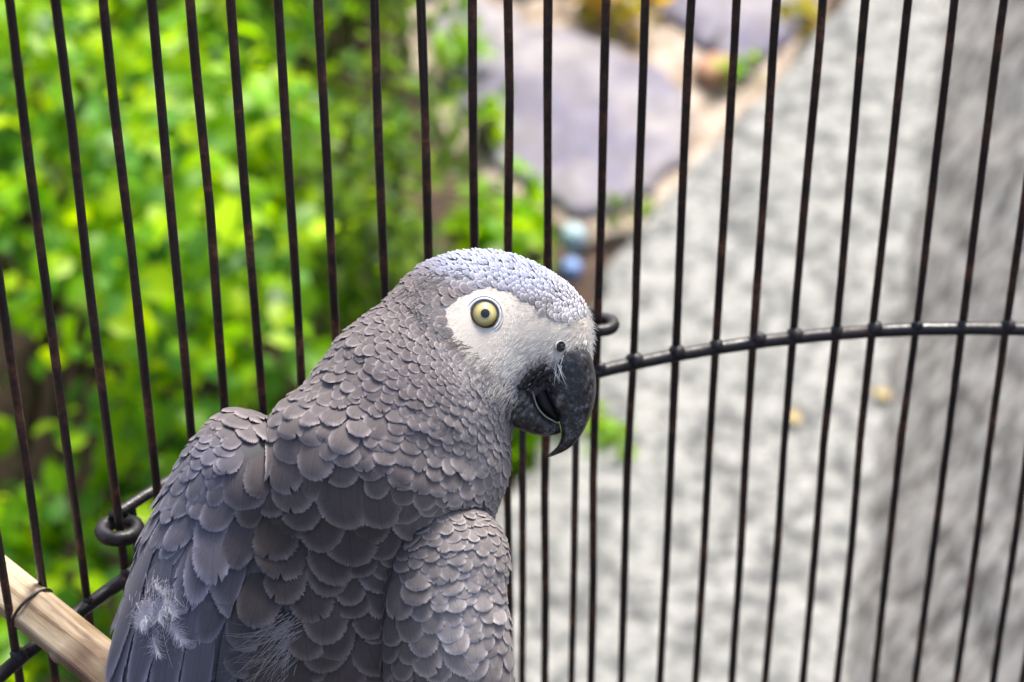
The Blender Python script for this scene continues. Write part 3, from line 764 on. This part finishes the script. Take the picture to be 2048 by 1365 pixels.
# the 300 that show largest are parts of their own, the rest one mass
score = FS*FN[:, 2].clip(0.05)*(fy < 1385)*(fx > 215)
score[isman] = 1e3
order = np.argsort(-score); big = order[:290]; small = order[290:]
FVW = W(FV.reshape(-1, 3)).reshape(NF, 40, 3) - ROOT
for i in big:
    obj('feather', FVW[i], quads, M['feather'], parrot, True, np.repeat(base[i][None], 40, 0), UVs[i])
n = len(small)
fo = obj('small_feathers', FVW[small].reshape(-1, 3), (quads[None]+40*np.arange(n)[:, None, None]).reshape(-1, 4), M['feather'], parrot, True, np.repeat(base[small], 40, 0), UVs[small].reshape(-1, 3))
fo['kind'] = 'stuff'; fo['label'] = 'dense small scale-like feathers of crown and neck'

# --- fine hair on the white face, bristles at the beak, down tufts
def blades(P0, Dv, Lh, wd, curl, seg=3):
    """thin tapering blades rooted at P0 (bird frame)"""
    n = len(P0); side = np.cross(Dv, np.array([0.2, 0.3, 1.0])); side /= np.linalg.norm(side, axis=1)[:, None]+1e-9
    V = np.zeros((n, (seg+1)*2, 3))
    for k in range(seg+1):
        t = k/seg; c = P0 + Dv*(Lh*t)[:, None] + curl*(t*t)*Lh[:, None]; wk = wd*(1-0.8*t)
        V[:, 2*k] = c - side*wk; V[:, 2*k+1] = c + side*wk
    f = np.array([(2*k, 2*k+1, 2*k+3, 2*k+2) for k in range(seg)])
    return V.reshape(-1, 3), (f[None]+((seg+1)*2)*np.arange(n)[:, None, None]).reshape(-1, 4)
EYE = np.array([970., 631., 0.])
q = np.array([[EYE[0], EYE[1], 250.]])
q = march(q)
EYE = q[0]; EN = grad(q)[0]
NHAIR = 9000
hp = np.stack([rng.uniform(860, 1200, NHAIR*3), rng.uniform(555, 790, NHAIR*3), np.full(NHAIR*3, 60.)], 1)
okh = in_poly(hp[:, 0], hp[:, 1], face_poly); hp = hp[okh][:NHAIR]
hp[:, 2] = rng.choice([1, 1, 1, 1, -1], len(hp))*rng.uniform(40, 110, len(hp))
hp = project(hp, 4); hn = grad(hp)
okh = np.linalg.norm(hp-EYE, axis=1) > 41; okh &= np.linalg.norm(hp[:, :2]-np.array([1119, 693]), axis=1) > 12; okh &= sdf(hp) < 2
hp = hp[okh]; hn = hn[okh]
hd = flow(hp)*1.0 + np.array([-0.1, 0.25, 0]) + rng.normal(0, 0.22, hp.shape)
# hair parts around the eye
ev = hp-EYE; el = np.linalg.norm(ev, axis=1)[:, None]; hd = hd + (ev/el)*np.exp(-((el-45)/40)**2)*0.9
hd -= hn*(hd*hn).sum(1)[:, None]; hd /= np.linalg.norm(hd, axis=1)[:, None]; hd = hd + hn*rng.uniform(0.15, 0.5, len(hp))[:, None]
Lh = rng.uniform(9, 20, len(hp))*np.where(el[:, 0] < 75, 0.6, 1.0); wd_ = rng.uniform(0.55, 1.1, len(hp))[:, None]; M['hairc'] = m_hair()
v, f = blades(hp - hn*1.5, hd, Lh, wd_, -hn*0.12)
kd = np.clip(poly_dist(hp[:, 0], hp[:, 1], face_poly)/22, 0, 1); kd = np.where((hp[:, 0] > 1090), 1.0, kd)[:, None]; hc = kd*np.array([.83, .785, .725]) + (1-kd)*np.array([.46, .44, .425]); hc = np.clip(hc*np.exp(rng.normal(0.03, 0.14, (len(hp), 1))), 0, 0.9)
o = obj('face_hair', W(v)-ROOT, f, M['hairc'], parrot, True, np.repeat(hc, 8, 0)); o['kind'] = 'stuff'
nb = 5200; bp = np.stack([rng.uniform(820, 1110, nb), rng.uniform(540, 830, nb), rng.uniform(40, 110, nb)], 1)
di = poly_dist(bp[:, 0], bp[:, 1], face_poly); ib = in_poly(bp[:, 0], bp[:, 1], face_poly)
okb = (~ib & (di < rng.uniform(2, 46, nb)) & ~((bp[:, 1] < 600) & (bp[:, 0] > 900))) | (ib & (di < 12) & (bp[:, 0] < 1000)); okb &= ~in_poly(bp[:, 0], bp[:, 1], beak_poly)
bp = project(bp[okb], 4); bn = grad(bp); bd = flow(bp) + np.array([-0.1, 0.15, 0]) + rng.normal(0, 0.28, bp.shape); bd -= bn*(bd*bn).sum(1)[:, None]; bd /= np.linalg.norm(bd, axis=1)[:, None]
bd = bd + bn*rng.uniform(0.05, 0.3, len(bp))[:, None]
M['hairgrey'] = m_down('grey_face_hair', (0.30, 0.28, 0.27))
v, f = blades(bp + bn*rng.uniform(2, 9, len(bp))[:, None], bd, rng.uniform(9, 22, len(bp)), rng.uniform(0.6, 1.2, len(bp))[:, None], -bn*0.15); kb = np.exp(-poly_dist(bp[:, 0], bp[:, 1], face_poly)/(16+12*sstep(bp[:, 0], 900, 1000)))[:, None]; hcb = kb*np.array([.66, .62, .57]) + (1-kb)*np.array([.24, .215, .20])
o = obj('cheek_hair', W(v)-ROOT, f, M['hairc'], parrot, True, np.repeat(hcb*np.exp(rng.normal(0, 0.12, (len(bp), 1))), 8, 0)); o['kind'] = 'stuff'
# bristles along the forehead and beak base
bp = np.array([(1178 + rng.normal(0, 3), y, rng.uniform(-25, 40)) for y in rng.uniform(605, 705, 220)]); bp = project(bp, 4); bn = grad(bp)
bd = bn*0.9 + np.array([0.0, 0.55, 0.05]) + rng.normal(0, 0.25, bp.shape); bd /= np.linalg.norm(bd, axis=1)[:, None]
v, f = blades(bp - bn*1, bd, rng.uniform(8, 19, len(bp)), 0.8, np.array([-0.1, 0.25, 0])); o = obj('bristles', W(v)-ROOT, f, M['hair'], parrot); o['kind'] = 'stuff'
def down(name, shafts, col, label=None):
    """wispy down feathers: (x, y, angle, length, barb length, lift); barbs leave both sides of a bent shaft"""
    PV = []; DV = []; LV = []; NV = []
    for (x, y, ang, L_, bl, lf) in shafts:
        q = march(np.array([[x, y, 320.]])); nn = grad(q)[0]; a = R_(ang); d = np.array([math.cos(a), math.sin(a), 0]); d -= nn*(d@nn); d /= np.linalg.norm(d); sd2 = np.cross(nn, d)
        kk = rng.normal(0, 0.35)
        n = int(L_*3)
        for tt in np.linspace(0.05, 1.0, n):
            p = q[0] + d*L_*tt + sd2*kk*L_*tt*tt + nn*(lf*(0.5+0.8*tt))
            for sg in (-1, 1):
                b = d*rng.uniform(0.5, 1.1) + sg*sd2*rng.uniform(0.5, 1.1) + nn*rng.normal(0.12, 0.25)
                PV.append(p); DV.append(b/np.linalg.norm(b)); LV.append(1.3*bl*rng.uniform(0.5, 1.1)*(1-0.35*tt)); NV.append(nn)
    PV, DV, LV = np.array(PV), np.array(DV), np.array(LV)
    v, f = blades(PV, DV, LV, 0.75, np.array(NV)*-0.2 + rng.normal(0, 0.28, PV.shape), 4)
    o = obj(name, W(v)-ROOT, f, col, parrot); o['kind'] = 'stuff'
    if label: o['label'] = label
down('down_tuft', [(325, 1185, 115, 60, 24, 22), (345, 1180, 100, 50, 22, 22), (335, 1195, 130, 60, 24, 22), (325, 1205, 160, 40, 20, 24), (350, 1200, 40, 26, 16, 26), (338, 1190, -70, 22, 18, 26), (318, 1225, 95, 70, 20, 20), (345, 1225, 60, 60, 20, 20)], M['down'], 'white downy tuft sticking out of the far wing')
M['greydown'] = m_down('grey_down', (0.30, 0.27, 0.27))
def strands(name, line, ang, fan, n, L0, L1, wd, col, lift, label=None):
    """many fine barbs rooted along a line, swept one way in loose locks"""
    line = np.array(line, float); tt = rng.random(n); q2 = crv2(line, tt); lock = np.floor(tt*14); lo = np.random.default_rng(11).normal(0, 1, 20)[lock.astype(int)]
    p = np.c_[q2 + rng.normal(0, 17, (n, 2)), np.full(n, 320.)]; p = march(p); nn = grad(p); a = R_(ang) + lo*fan + rng.normal(0, fan*0.45, n)
    d = np.stack([np.cos(a), np.sin(a), np.zeros(n)], 1); d -= nn*(d*nn).sum(1)[:, None]; d /= np.linalg.norm(d, axis=1)[:, None]+1e-6; d = d + nn*rng.uniform(-0.05, 0.22, n)[:, None]
    v, f = blades(p + nn*rng.uniform(lift*0.4, lift, n)[:, None], d, rng.uniform(L0, L1, n), rng.uniform(0.5, 1.0, n)[:, None]*wd, np.cross(nn, d)*(lo*0.22)[:, None] - nn*0.12 + rng.normal(0, 0.10, (n, 3)), 6)
    o = obj(name, W(v)-ROOT, f, col, parrot); o['kind'] = 'stuff'
    if label: o['label'] = label
def crv2(line, t):
    d = np.linspace(0, 1, len(line)); return np.stack([np.interp(t, d, line[:, 0]), np.interp(t, d, line[:, 1])], 1)
M['lightdown'] = m_down('light_grey_down', (0.42, 0.39, 0.40))
strands('ruffled_down', [(582, 1240), (572, 1290), (560, 1345)], 136, 0.14, 650, 40, 120, 0.9, M['lightdown'], 12, 'pale ruffled down between the wings')
strands('down_tuft', [(350, 1172), (335, 1190), (318, 1218), (322, 1245)], 105, 0.45, 380, 14, 40, 0.7, M['down'], 22)
strands('ruffled_down', [(312, 1225), (335, 1225)], 84, 0.14, 170, 40, 95, 0.8, M['lightdown'], 16)
# loose barbs along the neck's lower edge
# --- eye
def disc_cap(r, R, n=32, rings=6, r_in=0.0):
    V = []; Fc = []
    for j in range(rings+1):
        rr = r_in + (r-r_in)*j/rings; h = math.sqrt(max(0, R*R-rr*rr))
        for i in range(n): V.append((rr*math.cos(2*math.pi*i/n), rr*math.sin(2*math.pi*i/n), h))
    for j in range(rings):
        for i in range(n): Fc.append((j*n+i, j*n+(i+1) % n, (j+1)*n+(i+1) % n, (j+1)*n+i))
    return np.array(V), Fc
def m_iris():
    t = NT('yellow_iris'); a = t.attr('fuv').outputs['Vector']; r = t.n('SeparateXYZ', {0: a}).outputs[0]
    c = t.ramp(r, [(0.30, (0.16, 0.12, 0.03)), (0.38, (0.50, 0.42, 0.15)), (0.62, (0.62, 0.53, 0.22)), (0.86, (0.42, 0.33, 0.09)), (1.0, (0.10, 0.07, 0.02))])
    nz = t.noise(1500, 3, 0.6, t.pos()); c = t.mix(t.math('MULTIPLY', nz, 0.4), c, t.mix(1.0, c, (0.7, 0.65, 0.5), 'MULTIPLY'))
    return t.done(t.bsdf(c, 0.25, None, Coat_Weight=1.0, Coat_Roughness=0.03))
t_ = NT('eye_black'); M['black'] = t_.done(t_.bsdf((0.006, 0.006, 0.006), 0.15, None, Coat_Weight=1.0, Coat_Roughness=0.02))
M['iris'] = m_iris(); M['lid'] = m_simple('eyelid_skin', (0.56, 0.55, 0.55), 0.65, 0.35, 900)
en = EN*0.55 + np.array([0.02, -0.02, 1.0])*0.45; en /= np.linalg.norm(en)
e1 = np.cross(np.array([0, 1., 0]), en); e1 /= np.linalg.norm(e1); e2 = np.cross(en, e1)
RE = 34.0; EC = EYE - en*(RE*0.54)
def eyeframe(v): return EC + v[:, 0:1]*e1 + v[:, 1:2]*e2 + v[:, 2:3]*en
v, f = disc_cap(33.4, RE, 36, 8); eye = obj('eye', W(eyeframe(v))-ROOT, f, M['black'], parrot)
v, f = disc_cap(24.3, RE+0.9, 40, 8, 7.0); rr = np.hypot(v[:, 0], v[:, 1])/24.3
obj('iris', W(eyeframe(v))-ROOT, f, M['iris'], eye, True, None, np.stack([rr, rr*0], 1))
v, f = disc_cap(8.8, RE+1.6, 24, 3); obj('pupil', W(eyeframe(v))-ROOT, f, M['black'], eye)
for r0, z0, th, nm in ((31.3, RE*0.47, 2.9, 'eyelid'), (36.6, RE*0.45, 2.0, 'eyelid')):
    t = np.linspace(0, 2*math.pi, 41)[:-1]; v, f = tube(np.c_[r0*np.cos(t)*1.0, r0*np.sin(t)*1.03, np.full(40, z0)+1.2*np.cos(t)], th, 8, True)
    obj(nm, W(eyeframe(v))-ROOT, f, M['lid'], parrot)
# --- nostril
q = np.array([[1119., 693., 200.]])
q = march(q)
nn = grad(q)[0]; a1 = np.cross(np.array([0, 1., 0]), nn); a1 /= np.linalg.norm(a1); a2 = np.cross(nn, a1)
v, f = disc_cap(10.8, 14, 20, 4); v[:, 2] = 2.2 - 0.02*(v[:, 0]**2+v[:, 1]**2)*0
obj('nostril', W(q[0]+v[:, 0:1]*a1+v[:, 1:2]*a2+nn*3.2)-ROOT, f, M['mouth'], parrot)
t = np.linspace(0, 2*math.pi, 25)[:-1]; v, f = tube(np.c_[11*np.cos(t), 10*np.sin(t), np.full(24, 0.8)+0.8*np.cos(2*t)], 2.0, 6, True)
obj('nostril_rim', W(q[0]+v[:, 0:1]*a1+v[:, 1:2]*a2+v[:, 2:3]*nn)-ROOT, f, M['skin'], parrot, True, np.tile([[0.55, 0.52, 0.46]], (len(v), 1)))
# --- beak
def crv(pts, n):
    pts = np.array(pts, float); d = np.r_[0, np.cumsum(np.linalg.norm(np.diff(pts, axis=0), axis=1))]; d /= d[-1]
    # Catmull-Rom through the points
    P = np.vstack([2*pts[0]-pts[1], pts, 2*pts[-1]-pts[-2]]); out = []
    for t in np.linspace(0, 1, n):
        i = min(np.searchsorted(d, t, 'right')-1, len(pts)-2); u = (t-d[i])/(d[i+1]-d[i]); a, b, c, e = P[i:i+4]
        out.append(0.5*((2*b)+(-a+c)*u+(2*a-5*b+4*c-e)*u*u+(-a+3*b-3*c+e)*u**3))
    return np.array(out)
def horn(outer, inner, wz, n=26, m=20, p_out=2.0, p_in=2.4, zc=0.0, grv=0.0):
    O = crv(outer, n); I = crv(inner, n); wz = np.interp(np.linspace(0, 1, n), np.linspace(0, 1, len(wz)), wz); V = []; Fc = []
    for i in range(n):
        c = (O[i]+I[i])/2; h = (O[i]-I[i])/2
        for k in range(m):
            a = 2*math.pi*k/m; ca, sa = math.cos(a), math.sin(a); pw = 2/p_out if ca > 0 else 2/p_in
            xy = c + h*(math.copysign(abs(ca)**(pw*0.5 if ca < 0 else pw*0.5+0.15), ca)); z = wz[i]*math.copysign(abs(sa)**0.9, sa)
            V.append((xy[0], xy[1], z+zc))
    for i in range(n-1):
        for k in range(m): Fc.append((i*m+k, (i+1)*m+k, (i+1)*m+(k+1) % m, i*m+(k+1) % m))
    Fc.append(tuple(range(m))); Fc.append(tuple((n-1)*m+k for k in range(m))[::-1])
    return np.array(V), Fc
v, f = horn([(1120, 672), (1166, 690), (1183, 716), (1192, 760), (1190, 800), (1178, 840), (1160, 874), (1134, 900), (1094, 917)],
            [(1040, 735), (1066, 748), (1082, 768), (1097, 800), (1109, 824), (1120, 848), (1123, 868), (1115, 892), (1091, 915)],
            [74, 80, 78, 66, 54, 43, 29, 15, 2.0], 40, 28)
ub = obj('upper_beak', W(v)-ROOT, f, M['beak'], parrot)
v, f = horn([(968, 768), (990, 804), (1002, 830), (1024, 851), (1049, 864), (1083, 872.5), (1108, 871), (1122, 866)],
            [(1030, 748), (1052, 765), (1063, 778), (1068, 796), (1076, 816), (1090, 832), (1105, 841), (1119, 847)],
            [98, 97, 92, 80, 67, 53, 38, 18], 30, 24)
obj('lower_beak', W(v)-ROOT, f, M['beak'], parrot)
# pale worn rim along the lower beak's cutting edge, wrinkled dark skin at the corner, tongue inside
rimp = crv([(1050, 765), (1063, 779), (1068, 796), (1076, 816), (1090, 832), (1105, 841), (1117, 847)], 24); zz = np.interp(np.linspace(0, 1, 24), [0, .5, 1], [62, 52, 22])
M['rim'] = m_simple('worn_horn', (0.30, 0.26, 0.21), 0.6, 0.5, 900)
v, f = tube(np.c_[rimp, zz], 1.9, 6); obj('beak_rim', W(v)-ROOT, f, M['rim'], parrot)
v, f = horn([(1036, 762), (1062, 788), (1074, 815), (1112, 846)], [(1070, 748), (1092, 775), (1107, 808), (1121, 842)], [44, 40, 32, 12], 16, 14); obj('tongue', W(v)-ROOT, f, M['mouth'], parrot)
cp = []
for i, (a, b, c) in enumerate([((1046, 776), (1062, 750), (1092, 727)), ((1060, 776), (1076, 752), (1102, 740)), ((1072, 772), (1086, 756), (1110, 752)), ((1036, 778), (1050, 757), (1072, 736))]):
    q2 = crv([a, b, c], 12); q = march(np.c_[q2, np.full(12, 250.)]); q[:, 2] = np.maximum(q[:, 2], 52) + 2 + 1.5*np.sin(np.arange(12)*1.9+i)
    cp.append(tube(q, 6.5+2.5*np.sin(np.arange(12)*2.3+i*1.7), 8))
v, f = merge(cp); obj('beak_corner_skin', W(v)-ROOT, f, M['mouth'], parrot)
# tuft of white hair hanging over the beak side below the nostril
n = 110; p = np.stack([rng.uniform(1096, 1124, n), rng.uniform(716, 742, n), rng.uniform(66, 80, n)], 1)
d = np.stack([rng.normal(0.15, 0.25, n), np.ones(n), rng.uniform(0.0, 0.25, n)], 1); v, f = blades(p, d, rng.uniform(14, 34, n), 0.9, np.array([0.05, 0, -0.25])); o = obj('bristles', W(v)-ROOT, f, M['hair'], parrot); o['kind'] = 'stuff'
# --- legs, feet and tail, below the picture
up = np.array([0, 0, 1.0])
for s in (0.092, 0.122):
    foot = A + D*s + up*0.0075
    knee = W(np.array([[600 + (s-0.10)*4200, 1610, -60]]))[0]
    v, f = tube(np.array([knee, (knee+foot)/2 + np.array([0, 0.006, 0]), foot+up*0.004]) - ROOT, [0.011, 0.006, 0.0042], 10); obj('leg', v, f, M['scaly'], parrot)
    side = np.cross(D, up)
    for j, (sg, sh) in enumerate(((1, -0.006), (1, 0.006), (-1, -0.005), (-1, 0.005))):
        t = np.linspace(R_(90), R_(90+sg*125), 9); pth = np.array([A + D*(s+sh*(1-abs(math.sin(a)))) + side*0.0105*math.cos(a)*1.0 + up*0.0105*math.sin(a) for a in t])
        v, f = tube(pth - ROOT, np.linspace(0.0028, 0.0013, 9), 7); obj('toe', v, f, M['scaly'], parrot)
for i in range(5):
    b = W(np.array([[600 + i*14, 1720, -110.]]))[0]; d = np.array([-0.25+0.08*i, 0.10, -1.0]); d /= np.linalg.norm(d); sd_ = np.cross(d, np.array([0, 1, 0])); pth = []
    V = []; Fc = []
    for k, (tt, ww) in enumerate(((0, .5), (.3, .9), (.7, 1), (.92, .7), (1, .1))):
        c = b + d*0.085*tt + np.array([0, 0.001*i, 0]); V += [c - sd_*0.010*ww, c + np.array([0, -0.002, 0]), c + sd_*0.010*ww]
        if k: Fc += [(3*k-3, 3*k-2, 3*k+1, 3*k), (3*k-2, 3*k-1, 3*k+2, 3*k+1)]
    obj('tail_feather', np.array(V)-ROOT, Fc, M['red'], parrot)
print('feathers', NF, 'body verts', len(bodyV), 'hairs', len(hp))
